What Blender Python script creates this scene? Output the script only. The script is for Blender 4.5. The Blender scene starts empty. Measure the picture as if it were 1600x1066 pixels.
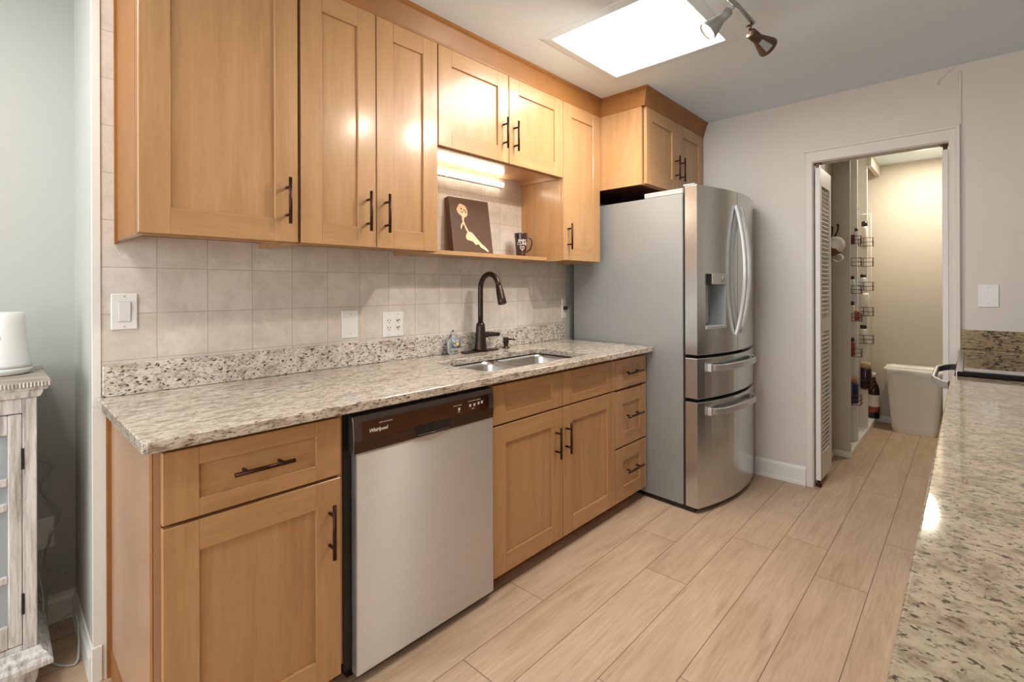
import bpy, bmesh, math, random
from mathutils import Vector, Matrix
random.seed(7)
PI = math.pi
S = bpy.context.scene
COL = S.collection
H = 2.455          # ceiling height
WT = .08
YB = 3.563         # wall behind the refrigerator
# ------------------------------------------------------------------ camera
cam = bpy.data.cameras.new('camera'); co = bpy.data.objects.new('camera', cam); COL.objects.link(co)
co.location = (2.0508, 0.0, 1.2645)
co.rotation_euler = (Matrix.Rotation(0.7555, 4, 'Z') @ Matrix.Rotation(PI/2, 4, 'X') @ Matrix.Rotation(-0.003, 4, 'Z')).to_euler()
cam.sensor_width = 36; cam.lens = 763.92/1600*36
cam.shift_y = -(533-450.2)/1600; cam.shift_x = (800-796.24)/1600
cam.clip_start = 0.02
S.camera = co
# ------------------------------------------------------------------ world and lights
w = bpy.data.worlds.new('world'); S.world = w; w.use_nodes = True
bg = w.node_tree.nodes['Background']; bg.inputs[0].default_value = (0.93, 0.97, 1.0, 1); bg.inputs[1].default_value = 0.85
def light(name, kind, loc, power, col, **k):
    l = bpy.data.lights.new(name, kind); l.energy = power; l.color = col
    for a, b in k.items():
        if a != 'rot': setattr(l, a, b)
    o = bpy.data.objects.new(name, l); COL.objects.link(o); o.location = loc
    if 'rot' in k: o.rotation_euler = k['rot']
    return o
# added fill for assumed daylight from the open room behind the camera
light('rear_fill', 'AREA', (1.2, -3.0, 1.35), 42, (0.95, 0.98, 1.0), shape='RECTANGLE', size=3.0, size_y=2.0, rot=(PI/2+.22, 0, 0))
# added overhead fill that brightens the dark corner behind the console
light('dining_fill', 'AREA', (.45, -.35, 2.44), 11, (1, .97, .92), shape='DISK', size=.35)
# added fill from the right that lifts the dining wall and end panels
light('side_fill', 'AREA', (2.66, -1.6, 1.3), 10, (0.96, 0.98, 1.0), shape='RECTANGLE', size=1.4, size_y=1.3, rot=(PI/2, 0, PI/2))
S.view_settings.view_transform = 'Standard'; S.view_settings.look = 'None'
S.view_settings.exposure = 0.56; S.view_settings.gamma = 1; S.view_settings.use_curve_mapping = False
S.cycles.use_denoising = True
S.cycles.max_bounces = 8; S.cycles.diffuse_bounces = 5; S.cycles.glossy_bounces = 4
S.cycles.caustics_reflective = False; S.cycles.caustics_refractive = False
S.cycles.sample_clamp_indirect = 6

# ------------------------------------------------------------------ materials
def lin(r, g=None, b=None):
    def f(c):
        c /= 255
        return c/12.92 if c <= .04045 else ((c+.055)/1.055)**2.4
    return (f(r), f(g), f(b), 1)
MATS = {}
class NT:
    def __init__(s, name):
        s.m = bpy.data.materials.new(name); s.m.use_nodes = True; s.t = s.m.node_tree; s.n = s.t.nodes
        s.p = s.n['Principled BSDF']; MATS[name] = s.m
    def add(s, t, **k):
        n = s.n.new(t)
        for a, b in k.items():
            if a.startswith('i_'):
                key = a[2:]; n.inputs[int(key) if key.isdigit() else key.replace('_', ' ')].default_value = b
            else: setattr(n, a, b)
        return n
    def link(s, a, b): s.t.links.new(a, b)
    def set(s, **k):
        for a, b in k.items(): s.p.inputs[a.replace('_', ' ')].default_value = b
        return s
    def coord(s, scale=(1, 1, 1), loc=(0, 0, 0), rot=(0, 0, 0), src='Object'):
        tc = s.add('ShaderNodeTexCoord'); mp = s.add('ShaderNodeMapping')
        mp.inputs['Scale'].default_value = scale; mp.inputs['Location'].default_value = loc; mp.inputs['Rotation'].default_value = rot
        s.link(tc.outputs[src], mp.inputs[0]); return mp.outputs[0]
    def noise(s, vec, scale, detail=4, rough=.55, dist=0):
        n = s.add('ShaderNodeTexNoise'); n.inputs['Scale'].default_value = scale; n.inputs['Detail'].default_value = detail
        n.inputs['Roughness'].default_value = rough; n.inputs['Distortion'].default_value = dist
        s.link(vec, n.inputs['Vector']); return n.outputs[0]
    def ramp(s, fac, stops, interp='LINEAR'):
        r = s.add('ShaderNodeValToRGB'); cr = r.color_ramp; cr.interpolation = interp
        while len(cr.elements) > 1: cr.elements.remove(cr.elements[-1])
        cr.elements[0].position = stops[0][0]; cr.elements[0].color = stops[0][1]
        for p, c in stops[1:]:
            e = cr.elements.new(p); e.color = c
        s.link(fac, r.inputs[0]); return r.outputs[0]
    def mix(s, fac, a, b, mode='MIX'):
        m = s.add('ShaderNodeMix', data_type='RGBA', blend_type=mode)
        for sock, v in ((m.inputs[0], fac), (m.inputs[6], a), (m.inputs[7], b)):
            if isinstance(v, (int, float, tuple)): sock.default_value = v
            else: s.link(v, sock)
        return m.outputs[2]
    def bump(s, h, strength=.2, dist=.002):
        b = s.add('ShaderNodeBump'); b.inputs['Strength'].default_value = strength; b.inputs['Distance'].default_value = dist
        s.link(h, b.inputs['Height']); s.link(b.outputs[0], s.p.inputs['Normal']); return b
    def base(s, c): s.link(c, s.p.inputs['Base Color'])
    def math(s, op, a, b=None):
        n = s.add('ShaderNodeMath', operation=op)
        for i, v in enumerate((a, b)):
            if v is None: continue
            if isinstance(v, (int, float)): n.inputs[i].default_value = v
            else: s.link(v, n.inputs[i])
        return n.outputs[0]
def g3(v): return (v, v, v, 1)
def plain(name, col, rough=.5, metal=0, mottle=.04, mscale=6, **k):
    t = NT(name); t.set(Roughness=rough, Metallic=metal, **k)
    n = t.noise(t.coord(), mscale, 3)
    a = tuple(c*(1-mottle) for c in col[:3])+(1,); b = tuple(min(1, c*(1+mottle)) for c in col[:3])+(1,)
    t.base(t.ramp(n, [(.3, a), (.7, b)])); return t
def emit(name, col, strength, base=None):
    t = NT(name); t.set(Base_Color=base or col, Roughness=.4)
    t.p.inputs['Emission Color'].default_value = col; t.p.inputs['Emission Strength'].default_value = strength; return t

def maple(name, axis):
    t = NT(name); sc = {'z': (7, 7, .55), 'y': (7, .55, 7), 'x': (.55, 7, 7)}[axis]
    v = t.coord(sc)
    n1 = t.noise(v, 2.2, 5, .55, .6); n2 = t.noise(t.coord(tuple(q*9 for q in sc)), 2.5, 3, .6)
    big = t.noise(t.coord((2.2, 2.2, 1.2)), 1.7, 2)
    c = t.ramp(n1, [(.28, lin(163, 122, 80)), (.52, lin(178, 137, 93)), (.75, lin(189, 149, 106))])
    c = t.mix(.16, c, t.ramp(n2, [(.35, lin(160, 115, 68)), (.65, lin(200, 160, 110))]))
    c = t.mix(t.ramp(big, [(.35, g3(0)), (.7, g3(.35))]), c, lin(168, 123, 76))
    t.base(c); t.set(Roughness=.45, Coat_Weight=.5, Coat_Roughness=.2, Specular_IOR_Level=.35); t.bump(n2, .04, .001)
maple('maple_z', 'z'); maple('maple_y', 'y'); maple('maple_x', 'x')
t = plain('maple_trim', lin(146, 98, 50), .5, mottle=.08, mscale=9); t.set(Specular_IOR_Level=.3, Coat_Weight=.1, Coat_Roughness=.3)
t = plain('maple_groove', lin(120, 66, 28), .6)
t = plain('maple_coollit', lin(170, 134, 104), .38, mottle=.06, mscale=5); t.set(Coat_Weight=.6, Coat_Roughness=.28)  # duller maple: cool light and sheen on the left end panels put into colour
t = plain('maple_gloss', lin(188, 142, 98), .3, mottle=.05); t.set(Coat_Weight=1.0, Coat_Roughness=.06)
plain('cabinet_shadow', lin(66, 34, 18), .7)
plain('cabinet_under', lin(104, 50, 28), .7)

def granite(name, base, warm, dark, scale, stretch, rot, dthr, grey=(112, 98, 86), hi=(170, 158, 145)):
    t = NT(name); v = t.coord(stretch, rot=rot)
    big = t.noise(v, scale*.35, 4, .6, .8); mid = t.noise(v, scale*.9, 5, .62, .5)
    fl = t.noise(v, scale*1.35, 3, .6, .3); fl2 = t.noise(t.coord(stretch, (3.1, 1.7, 2.3), rot), scale*2.4, 2, .5, .2)
    c = t.ramp(mid, [(.30, warm), (.47, base), (.62, tuple(min(1, q*1.16) for q in base[:3])+(1,)), (.74, lin(*hi))])
    c = t.mix(t.ramp(big, [(.48, g3(0)), (.68, g3(.75))]), c, warm)
    c = t.mix(t.ramp(fl2, [(.60, g3(0)), (.66, g3(.75))]), c, lin(*grey))
    c = t.mix(t.ramp(fl, [(dthr, g3(0)), (dthr+.05, g3(.95))]), c, dark)
    t.base(c); t.set(Roughness=.16 if name != 'granite_right' else .07, Specular_IOR_Level=.5, Coat_Weight=.3, Coat_Roughness=.04)
granite('granite_counter', lin(200, 188, 172), lin(120, 104, 86), lin(74, 64, 55), 84, (1.45, .40, 1.3), (0, 0, .22), .588, (104, 92, 80), (176, 162, 144))
granite('granite_splash', lin(206, 198, 187), lin(150, 134, 116), lin(44, 38, 34), 66, (1, .7, 1.25), (.5, 0, 0), .572)
granite('granite_right', lin(178, 163, 138), lin(130, 110, 84), lin(70, 52, 38), 50, (1.0, 1.3, 1), (0, 0, .6), .585, (104, 86, 66), (160, 142, 116))
granite('granite_olive', lin(156, 137, 106), lin(112, 92, 66), lin(52, 38, 26), 50, (.6, 1, 1.5), (0, .3, 0), .55, (84, 66, 48), (142, 122, 92))
MATS['granite_olive'].node_tree.nodes['Principled BSDF'].inputs['Roughness'].default_value = .55; MATS['granite_olive'].node_tree.nodes['Principled BSDF'].inputs['Coat Weight'].default_value = 0; MATS['granite_olive'].node_tree.nodes['Principled BSDF'].inputs['Specular IOR Level'].default_value = .25

# tile: square grid, 154.5 mm, on the wall plane x = 0
t = NT('wall_tile'); tc = t.add('ShaderNodeTexCoord'); sp = t.add('ShaderNodeSeparateXYZ'); cb = t.add('ShaderNodeCombineXYZ')
geo = t.add('ShaderNodeNewGeometry'); t.link(geo.outputs['Position'], sp.inputs[0])
t.link(t.math('SUBTRACT', sp.outputs[1], .3957-.1545*40), cb.inputs[0]); t.link(t.math('SUBTRACT', sp.outputs[2], 1.3371-.1545*40), cb.inputs[1])
bk = t.add('ShaderNodeTexBrick'); bk.offset = 0; bk.squash = 1
for k, v in (('Scale', 1), ('Brick Width', .1545), ('Row Height', .1545), ('Mortar Size', .0016), ('Mortar Smooth', .35), ('Bias', 0)): bk.inputs[k].default_value = v
bk.inputs['Color1'].default_value = lin(208, 200, 190); bk.inputs['Color2'].default_value = lin(218, 211, 202); bk.inputs['Mortar'].default_value = lin(184, 173, 160)
t.link(cb.outputs[0], bk.inputs['Vector'])
v = t.coord(); n1 = t.noise(v, 10, 7, .72, .35); n2 = t.noise(v, 95, 4, .7)
c = t.mix(t.ramp(n1, [(.42, g3(.0)), (.60, g3(.6))]), bk.outputs[0], lin(188, 179, 168))
c = t.mix(t.ramp(n2, [(.5, g3(0)), (.75, g3(.35))]), c, lin(224, 214, 200))
c = t.mix(bk.outputs[1], c, lin(178, 167, 153)); t.base(c)
hh = t.math('SUBTRACT', t.math('MULTIPLY', n2, .12), t.math('MULTIPLY', bk.outputs[1], 1.0)); t.bump(hh, .35, .0015)
t.set(Roughness=.3, Specular_IOR_Level=.45)

# oak plank floor: every plank is a face of the floor mesh with its own random value in the attribute 'plank'
t = NT('oak_floor'); at = t.add('ShaderNodeAttribute', attribute_name='plank')
tc = t.add('ShaderNodeTexCoord'); cb = t.add('ShaderNodeVectorMath', operation='ADD'); vm = t.add('ShaderNodeVectorMath', operation='SCALE')
t.link(at.outputs['Color'], vm.inputs[0]); vm.inputs['Scale'].default_value = 37.0
t.link(tc.outputs['Object'], cb.inputs[0]); t.link(vm.outputs[0], cb.inputs[1])
def mp(scale):
    m = t.add('ShaderNodeMapping'); m.inputs['Scale'].default_value = scale; t.link(cb.outputs[0], m.inputs[0]); return m.outputs[0]
n1 = t.noise(mp((9, .9, 1)), 1.6, 6, .62, 1.4); n2 = t.noise(mp((70, 3.5, 1)), 1.8, 4, .6, .3); n3 = t.noise(mp((3, 1.2, 1)), 1.5, 3, .5, .5)
c = t.ramp(n1, [(.28, lin(166, 138, 112)), (.48, lin(190, 163, 137)), (.7, lin(203, 178, 153))])
c = t.mix(.3, c, t.ramp(n2, [(.35, lin(162, 130, 100)), (.65, lin(210, 184, 156))]))
c = t.mix(t.ramp(n3, [(.5, g3(0)), (.72, g3(.5))]), c, lin(164, 136, 108))
sep = t.add('ShaderNodeSeparateColor'); t.link(at.outputs['Color'], sep.inputs[0])
c = t.mix(t.math('MULTIPLY', sep.outputs[1], .28), c, lin(180, 150, 120)); t.base(c)
t.set(Roughness=.42); t.bump(n2, .08, .001)
plain('floor_seam', lin(96, 68, 46), .8)

def wallpaint(name, col, groove=False):
    t = NT(name); n = t.noise(t.coord(), 130, 3, .6); big = t.noise(t.coord(), 1.5, 3)
    c = t.ramp(big, [(.3, tuple(q*.97 for q in col[:3])+(1,)), (.7, col)])
    t.base(c); t.bump(n, .06, .001); t.set(Roughness=.6)
wallpaint('wall_paint', lin(216, 209, 200)); wallpaint('ceiling_paint', lin(222, 236, 246)); wallpaint('pantry_paint', lin(196, 187, 170))
wallpaint('casing_paint', lin(222, 216, 208)); wallpaint('dining_paint', lin(186, 188, 182)); plain('trim_white', lin(226, 223, 217), .4, mottle=.02)
plain('door_white', lin(224, 220, 213), .45, mottle=.02); plain('plate_white', lin(226, 225, 222), .35, mottle=.01)
plain('slot_dark', lin(30, 26, 24), .5); plain('bronze', lin(64, 34, 25), .34, .7, mottle=.1, mscale=30); plain('bronze_faucet', lin(58, 44, 36), .34, .65, mottle=.12, mscale=25)
def steel(name, col, rough, axis, aniso=.0, var=.05):
    t = NT(name); sc = {'z': (160, 160, 1.0), 'y': (160, 1.0, 160)}[axis]
    n = t.noise(t.coord(sc), 2, 3); t.base(t.ramp(n, [(.3, tuple(q*(1-var) for q in col[:3])+(1,)), (.7, col)]))
    t.set(Metallic=1, Roughness=rough, Anisotropic=aniso); t.bump(n, .02, .0005); return t
steel('steel_door', lin(206, 208, 207), .24, 'y').set(Metallic=.92); t = NT('steel_dw'); n = t.noise(t.coord((160, 1, 160)), 2, 3); t.base(t.ramp(n, [(.3, lin(216, 217, 217)), (.7, lin(222, 223, 223))])); t.set(Metallic=.78, Roughness=.36, Anisotropic=1.0, Anisotropic_Rotation=.25)
tn = t.add('ShaderNodeTangent', direction_type='UV_MAP'); tn.uv_map = 'UVMap'; t.link(tn.outputs[0], t.p.inputs['Tangent'])
steel('steel_handle', lin(206, 206, 204), .32, 'z').set(Metallic=.72); steel('steel_sink', lin(206, 202, 196), .25, 'y')
plain('fridge_side', lin(152, 154, 152), .4, .35, mottle=.02); plain('fridge_black', lin(20, 16, 16), .45); plain('fridge_grey', lin(170, 172, 172), .4, .2)
plain('dispenser_cavity', lin(150, 155, 156), .35, .3)
t = plain('dw_frame', lin(96, 88, 84), .3, .6, mottle=.04); t = plain('dw_panel', lin(58, 28, 18), .12); t.set(Coat_Weight=1.0, Coat_Roughness=.05)
plain('dw_lower', lin(74, 56, 44), .3, .5, mottle=.04); plain('print_white', lin(225, 220, 212), .5)
emit('skylight_glow', (1, .99, .97, 1), 15.0); emit('led_glow', (1, .90, .74, 1), 15.0); emit('bulb_glow', (1, .93, .82, 1), 18.0); emit('downlight_glow', (1, .86, .66, 1), 22.0)
plain('lamp_grey', lin(168, 168, 164), .35, .6); plain('lamp_bronze', lin(92, 72, 56), .38, .6, mottle=.1, mscale=20)
plain('canvas_brown', lin(86, 60, 40), .55, mottle=.06, mscale=8); plain('canvas_edge', lin(80, 48, 32), .6); plain('paint_skin', lin(236, 204, 166), .6, mottle=.05, mscale=60); plain('paint_hair', lin(226, 192, 148), .6, mottle=.2, mscale=120)
t = plain('mug_glaze', lin(50, 26, 30), .1, mottle=.03); t.set(Coat_Weight=1, Coat_Roughness=.03)
# white washed wood
t = NT('washed_wood'); v = t.coord((22, 22, 1.3)); n1 = t.noise(v, 2.0, 6, .7, .3); n2 = t.noise(t.coord((60, 60, 6)), 2, 4, .7)
c = t.ramp(n1, [(.32, lin(140, 134, 128)), (.44, lin(194, 192, 188)), (.56, lin(222, 222, 220))]); c = t.mix(t.ramp(n2, [(.55, g3(0)), (.7, g3(.55))]), c, lin(140, 132, 124)); t.base(c); t.set(Roughness=.6); t.bump(n2, .2, .002)
t = NT('washed_top'); v = t.coord((12, 2, 12)); n1 = t.noise(v, 2.5, 6, .65, .6)
t.base(t.ramp(n1, [(.3, lin(112, 100, 88)), (.5, lin(160, 148, 134)), (.7, lin(190, 182, 170))])); t.set(Roughness=.5)
t = NT('cabinet_glass'); t.set(Base_Color=lin(196, 206, 214), Roughness=.08, Transmission_Weight=.35, IOR=1.45)
plain('iron_black', lin(30, 27, 26), .5); plain('router_white', lin(226, 228, 225), .35, mottle=.01); plain('router_grey', lin(180, 182, 180), .4); plain('cord_white', lin(186, 188, 182), .5)
plain('wire_bronze', lin(70, 42, 32), .45, .5)
plain('cap_cloth', lin(226, 218, 206), .8, mottle=.05, mscale=20); plain('cap_lining', lin(108, 70, 50), .8)
plain('bin_white', lin(224, 219, 206), .45, mottle=.02); t = plain('liner_plastic', lin(236, 232, 222), .3, mottle=.03, mscale=25)
plain('bottle_dark', lin(40, 20, 20), .12); plain('label_cream', lin(222, 206, 188), .5); plain('label_red', lin(150, 64, 48), .5); plain('cap_black', lin(26, 22, 22), .4); plain('jar_blue', lin(38, 36, 74), .2); plain('jar_red', lin(104, 40, 34), .3); plain('jar_lid', lin(176, 132, 100), .35, .3); plain('can_white', lin(214, 208, 198), .4); plain('can_tan', lin(196, 170, 132), .5); plain('jar_clear', lin(206, 214, 214), .15)
t = NT('clear_plastic'); t.set(Base_Color=lin(238, 244, 246), Roughness=.06, Transmission_Weight=.92, IOR=1.33)
plain('label_slate', lin(110, 124, 134), .4); plain('label_yellow', lin(226, 196, 120), .4)
t = plain('range_glass', lin(30, 26, 26), .03, mottle=.02); t.set(Specular_IOR_Level=1.0, Coat_Weight=1, Coat_Roughness=.02, Coat_IOR=2.2)
plain('range_steel', lin(176, 172, 166), .28, .8); plain('range_black', lin(24, 17, 17), .6).set(Specular_IOR_Level=.15)

# ------------------------------------------------------------------ mesh helpers
class MB:
    def __init__(s): s.bm = bmesh.new(); s.mats = []
    def mi(s, m):
        if m is None: return 0
        if m not in s.mats: s.mats.append(m)
        return s.mats.index(m)
    def _paint(s, faces, m, smooth=False):
        i = s.mi(m)
        for f in faces: f.material_index = i; f.smooth = smooth
    def box(s, x0, x1, y0, y1, z0, z1, m=None, bev=0, seg=1):
        vs = [s.bm.verts.new((x, y, z)) for x in (x0, x1) for y in (y0, y1) for z in (z0, z1)]
        q = [(0, 1, 3, 2), (4, 6, 7, 5), (0, 4, 5, 1), (2, 3, 7, 6), (0, 2, 6, 4), (1, 5, 7, 3)]
        fs = [s.bm.faces.new([vs[i] for i in f]) for f in q]
        s._paint(fs, m)
        if bev: s._bevel(fs, bev, seg, m)
        return s
    def _bevel(s, fs, bev, seg, m):
        es = list({e for f in fs for e in f.edges})
        r = bmesh.ops.bevel(s.bm, geom=es, offset=bev, segments=seg, profile=.5, affect='EDGES', clamp_overlap=True)
        s._paint(r['faces'], m)
    def prism(s, pts, axis, a, b, m=None, bev=0, seg=1, smooth=False):
        """pts: 2-D outline in the two other axes (in x,y,z order), extruded along axis from a to b"""
        def P(p, h): return {'x': (h, p[0], p[1]), 'y': (p[0], h, p[1]), 'z': (p[0], p[1], h)}[axis]
        A = [s.bm.verts.new(P(p, a)) for p in pts]; B = [s.bm.verts.new(P(p, b)) for p in pts]
        n = len(pts); side = [s.bm.faces.new((A[i], A[(i+1) % n], B[(i+1) % n], B[i])) for i in range(n)]
        caps = [s.bm.faces.new(list(reversed(A))), s.bm.faces.new(B)]
        s._paint(side, m, smooth); s._paint(caps, m)
        bmesh.ops.recalc_face_normals(s.bm, faces=side+caps)
        if bev:
            es = list({e for f in caps for e in f.edges})
            r = bmesh.ops.bevel(s.bm, geom=es, offset=bev, segments=seg, profile=.5, affect='EDGES', clamp_overlap=True); s._paint(r['faces'], m)
        return s
    def loft(s, rings, m=None, smooth=True, cap=True, closed=True):
        vr = [[s.bm.verts.new(p) for p in r] for r in rings]; fs = []
        for a, b in zip(vr, vr[1:]):
            n = len(a)
            for i in range(n if closed else n-1): fs.append(s.bm.faces.new((a[i], a[(i+1) % n], b[(i+1) % n], b[i])))
        cf = []
        if cap:
            cf = [s.bm.faces.new(list(reversed(vr[0]))), s.bm.faces.new(vr[-1])]
        s._paint(fs, m, smooth); s._paint(cf, m)
        bmesh.ops.recalc_face_normals(s.bm, faces=fs+cf)
        return s
    def lathe(s, c, prof, m=None, n=24, cap=True, axis=(0, 0, 1)):
        ax = Vector(axis).normalized(); q = Vector((0, 0, 1)).rotation_difference(ax); c = Vector(c)
        rings = [[c + q @ Vector((r*math.cos(2*PI*i/n), r*math.sin(2*PI*i/n), z)) for i in range(n)] for r, z in prof]
        return s.loft(rings, m, True, cap)
    def tube(s, path, r, m=None, n=8, flat=None):
        """round tube along path; flat=(a,b): elliptical radii along a fixed side/up frame"""
        path = [Vector(p) for p in path]; rings = []; up = None
        for i, p in enumerate(path):
            d = (path[min(i+1, len(path)-1)] - path[max(i-1, 0)]).normalized()
            if up is None: up = Vector((0, 0, 1)) if abs(d.z) < .9 else Vector((1, 0, 0))
            side = d.cross(up).normalized(); u2 = side.cross(d).normalized(); up = u2
            rr = r[i] if isinstance(r, (list, tuple)) else r
            a, b = (flat if flat else (rr, rr))
            rings.append([p + side*(a*math.cos(2*PI*k/n)) + u2*(b*math.sin(2*PI*k/n)) for k in range(n)])
        return s.loft(rings, m)
    def ribbon(s, path, wdt, thk, updir, m=None):
        """flat bar: width along updir, thickness along the other normal"""
        path = [Vector(p) for p in path]; u = Vector(updir).normalized(); rings = []
        for i, p in enumerate(path):
            d = (path[min(i+1, len(path)-1)] - path[max(i-1, 0)]).normalized(); nn = d.cross(u).normalized(); c = .25
            pts = [(-.5, -.5+c), (-.5+c*.4, -.5), (.5-c*.4, -.5), (.5, -.5+c), (.5, .5-c), (.5-c*.4, .5), (-.5+c*.4, .5), (-.5, .5-c)]
            rings.append([p + u*(a*wdt) + nn*(b*thk) for a, b in pts])
        return s.loft(rings, m, smooth=False)
    def sphere(s, c, r, m=None, sc=(1, 1, 1), n=16):
        rr = bmesh.ops.create_uvsphere(s.bm, u_segments=n, v_segments=max(6, n//2), radius=r)
        for v in rr['verts']: v.co = Vector(c) + Vector((v.co.x*sc[0], v.co.y*sc[1], v.co.z*sc[2]))
        s._paint({f for v in rr['verts'] for f in v.link_faces}, m, True); return s
    def xform(s, M): bmesh.ops.transform(s.bm, matrix=M, verts=s.bm.verts); return s
    def build(s, name, mat=None, parent=None, local=False):
        me = bpy.data.meshes.new(name)
        off = Vector((0, 0, 0))
        if not local:
            if parent is not None:
                p = parent
                while p is not None: off += p.location; p = p.parent
            else:
                vs = [v.co for v in s.bm.verts]
                lo = [min(v[i] for v in vs) for i in range(3)]; hi = [max(v[i] for v in vs) for i in range(3)]
                off = Vector(((lo[0]+hi[0])/2, (lo[1]+hi[1])/2, lo[2]))
            bmesh.ops.translate(s.bm, vec=-off, verts=s.bm.verts)
        s.bm.to_mesh(me); s.bm.free()
        names = s.mats if s.mats else [mat]
        for m in names: me.materials.append(MATS[m or mat])
        o = bpy.data.objects.new(name, me); COL.objects.link(o)
        if parent is not None: o.parent = parent
        elif not local: o.location = off
        return o
def tag(o, label=None, cat=None, group=None, kind=None):
    if label: o['label'] = label
    if cat: o['category'] = cat
    if group: o['group'] = group
    if kind: o['kind'] = kind
    return o
def thing(name, loc, label, cat, group=None, rz=0):
    o = bpy.data.objects.new(name, None); COL.objects.link(o); o.location = loc; o.rotation_euler = (0, 0, rz); o.empty_display_size = .05
    return tag(o, label, cat, group)
def struct(mb, name, mat, parent=None):
    o = mb.build(name, mat, parent)
    if parent is None: o['kind'] = 'structure'
    return o
def text_mesh(name, body, size, mat, M, parent, extrude=.0004, local=False, align='CENTER', shear=0, bold=0):
    cu = bpy.data.curves.new('t', 'FONT'); cu.body = body; cu.size = size; cu.align_x = align; cu.align_y = 'CENTER'; cu.extrude = extrude; cu.shear = shear; cu.offset = bold; cu.resolution_u = 3
    o = bpy.data.objects.new('t', cu); COL.objects.link(o); bpy.context.view_layer.update()
    me = bpy.data.meshes.new_from_object(o.evaluated_get(bpy.context.evaluated_depsgraph_get())); bpy.data.objects.remove(o); me.name = name
    me.transform(M)
    if not local:
        off = Vector((0, 0, 0)); p = parent
        while p is not None: off += p.location; p = p.parent
        me.transform(Matrix.Translation(-off))
    me.materials.clear(); me.materials.append(MATS[mat])
    o = bpy.data.objects.new(name, me); COL.objects.link(o); o.parent = parent; return o
def frame_matrix(o, xdir, ydir):
    x = Vector(xdir).normalized(); y = Vector(ydir).normalized(); z = x.cross(y)
    M = Matrix((x, y, z)).transposed().to_4x4(); M.translation = Vector(o); return M
def rrect(x0, x1, y0, y1, r, n=6):
    pts = []
    for cx, cy, a in ((x1-r, y1-r, 0), (x0+r, y1-r, 90), (x0+r, y0+r, 180), (x1-r, y0+r, 270)):
        for i in range(n+1):
            t = math.radians(a+90*i/n); pts.append((cx+r*math.cos(t), cy+r*math.sin(t)))
    return pts
def arc(c, r, a0, a1, n): return [(c[0]+r*math.cos(math.radians(a0+(a1-a0)*i/n)), c[1]+r*math.sin(math.radians(a0+(a1-a0)*i/n))) for i in range(n+1)]
def smooth_path(pts, k=6):
    P = [Vector(p) for p in pts]; out = []
    for i in range(len(P)-1):
        p0, p1, p2, p3 = P[max(i-1, 0)], P[i], P[i+1], P[min(i+2, len(P)-1)]
        for j in range(k):
            t = j/k; out.append(.5*((2*p1)+(-p0+p2)*t+(2*p0-5*p1+4*p2-p3)*t*t+(-p0+3*p1-3*p2+p3)*t*t*t))
    out.append(P[-1]); return out

# ================================================================== room shell
def build_floor():
    bm = bmesh.new(); lay = bm.loops.layers.color.new('plank')
    joints = {-1: 1.53, 0: 2.33, 1: 2.027, 2: 2.575, 3: 2.762, 4: 2.48, 5: 3.02, -2: 2.05, -3: 1.2}
    X0, W, L, g = .792, .190, 1.23, .0011
    for k in range(-10, 11):
        x0 = X0+k*W; j = joints.get(k, random.uniform(0, L))
        y = j-L*math.ceil((j+3.2)/L)
        while y < 5.85:
            a, b = max(y, -3.2), min(y+L, 5.85)
            if b > a:
                vs = [bm.verts.new(p) for p in ((x0+g, a+g, 0), (x0+W-g, a+g, 0), (x0+W-g, b-g, 0), (x0+g, b-g, 0))]
                f = bm.faces.new(vs); c = (random.random(), random.random(), random.random(), 1)
                for lp in f.loops: lp[lay] = c
            y += L
    vs = [bm.verts.new(p) for p in ((-1.2, -3.2, -.0015), (2.8, -3.2, -.0015), (2.8, 5.85, -.0015), (-1.2, 5.85, -.0015))]
    f = bm.faces.new(vs); f.material_index = 1
    me = bpy.data.meshes.new('floor'); bm.to_mesh(me); bm.free(); me.materials.append(MATS['oak_floor']); me.materials.append(MATS['floor_seam'])
    o = bpy.data.objects.new('floor', me); COL.objects.link(o); o['kind'] = 'structure'
build_floor()
# ceiling with the skylight opening
SX0, SX1, SY0, SY1 = .605, 1.2, 1.84, 2.415
b = MB(); Xa, Xb, Ya, Yb_ = -.62, 2.75, -3.2, YB+WT
for x0, x1, y0, y1 in ((Xa, SX0, Ya, Yb_), (SX1, Xb, Ya, Yb_), (SX0, SX1, Ya, SY0), (SX0, SX1, SY1, Yb_)): b.box(x0, x1, y0, y1, H, H+.08)
struct(b, 'ceiling', 'ceiling_paint')
struct(MB().box(1.1, 2.75, YB+WT, 5.86, 2.40, 2.46), 'ceiling_pantry', 'ceiling_paint')
# kitchen wall on the left, its tile face and its painted end
wl = struct(MB().box(-.489, -.004, .225, YB+WT, 0, H), 'wall_left', 'dining_paint')
MB().box(-.004, 0, .245, 2.745, .90, H).build('tile_surface', 'wall_tile', wl)
struct(MB().box(-.0035, .004, .222, .2445, .884, H, bev=.001).box(-.0035, .004, .222, .2575, 0, .8835, bev=.001).box(-.0035, .009, .218, .246, 0, .115, bev=.002), 'trim_1', 'trim_white')
struct(MB().box(-.60, -.489, -3.2, .3, 0, H), 'wall_dining', 'dining_paint')
struct(MB().prism([(-.489, 0), (-.477, 0), (-.477, .075), (-.484, .09), (-.484, .1), (-.489, .102)], 'y', -3.2, .225), 'baseboard_dining', 'trim_white')
struct(MB().prism([(.225, 0), (.213, 0), (.213, .075), (.22, .09), (.22, .1), (.225, .102)], 'x', -.477, -.006), 'baseboard_return', 'trim_white')
struct(MB().box(2.70, 2.78, -3.2, YB+WT, 0, H), 'wall_right', 'wall_paint')
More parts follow.
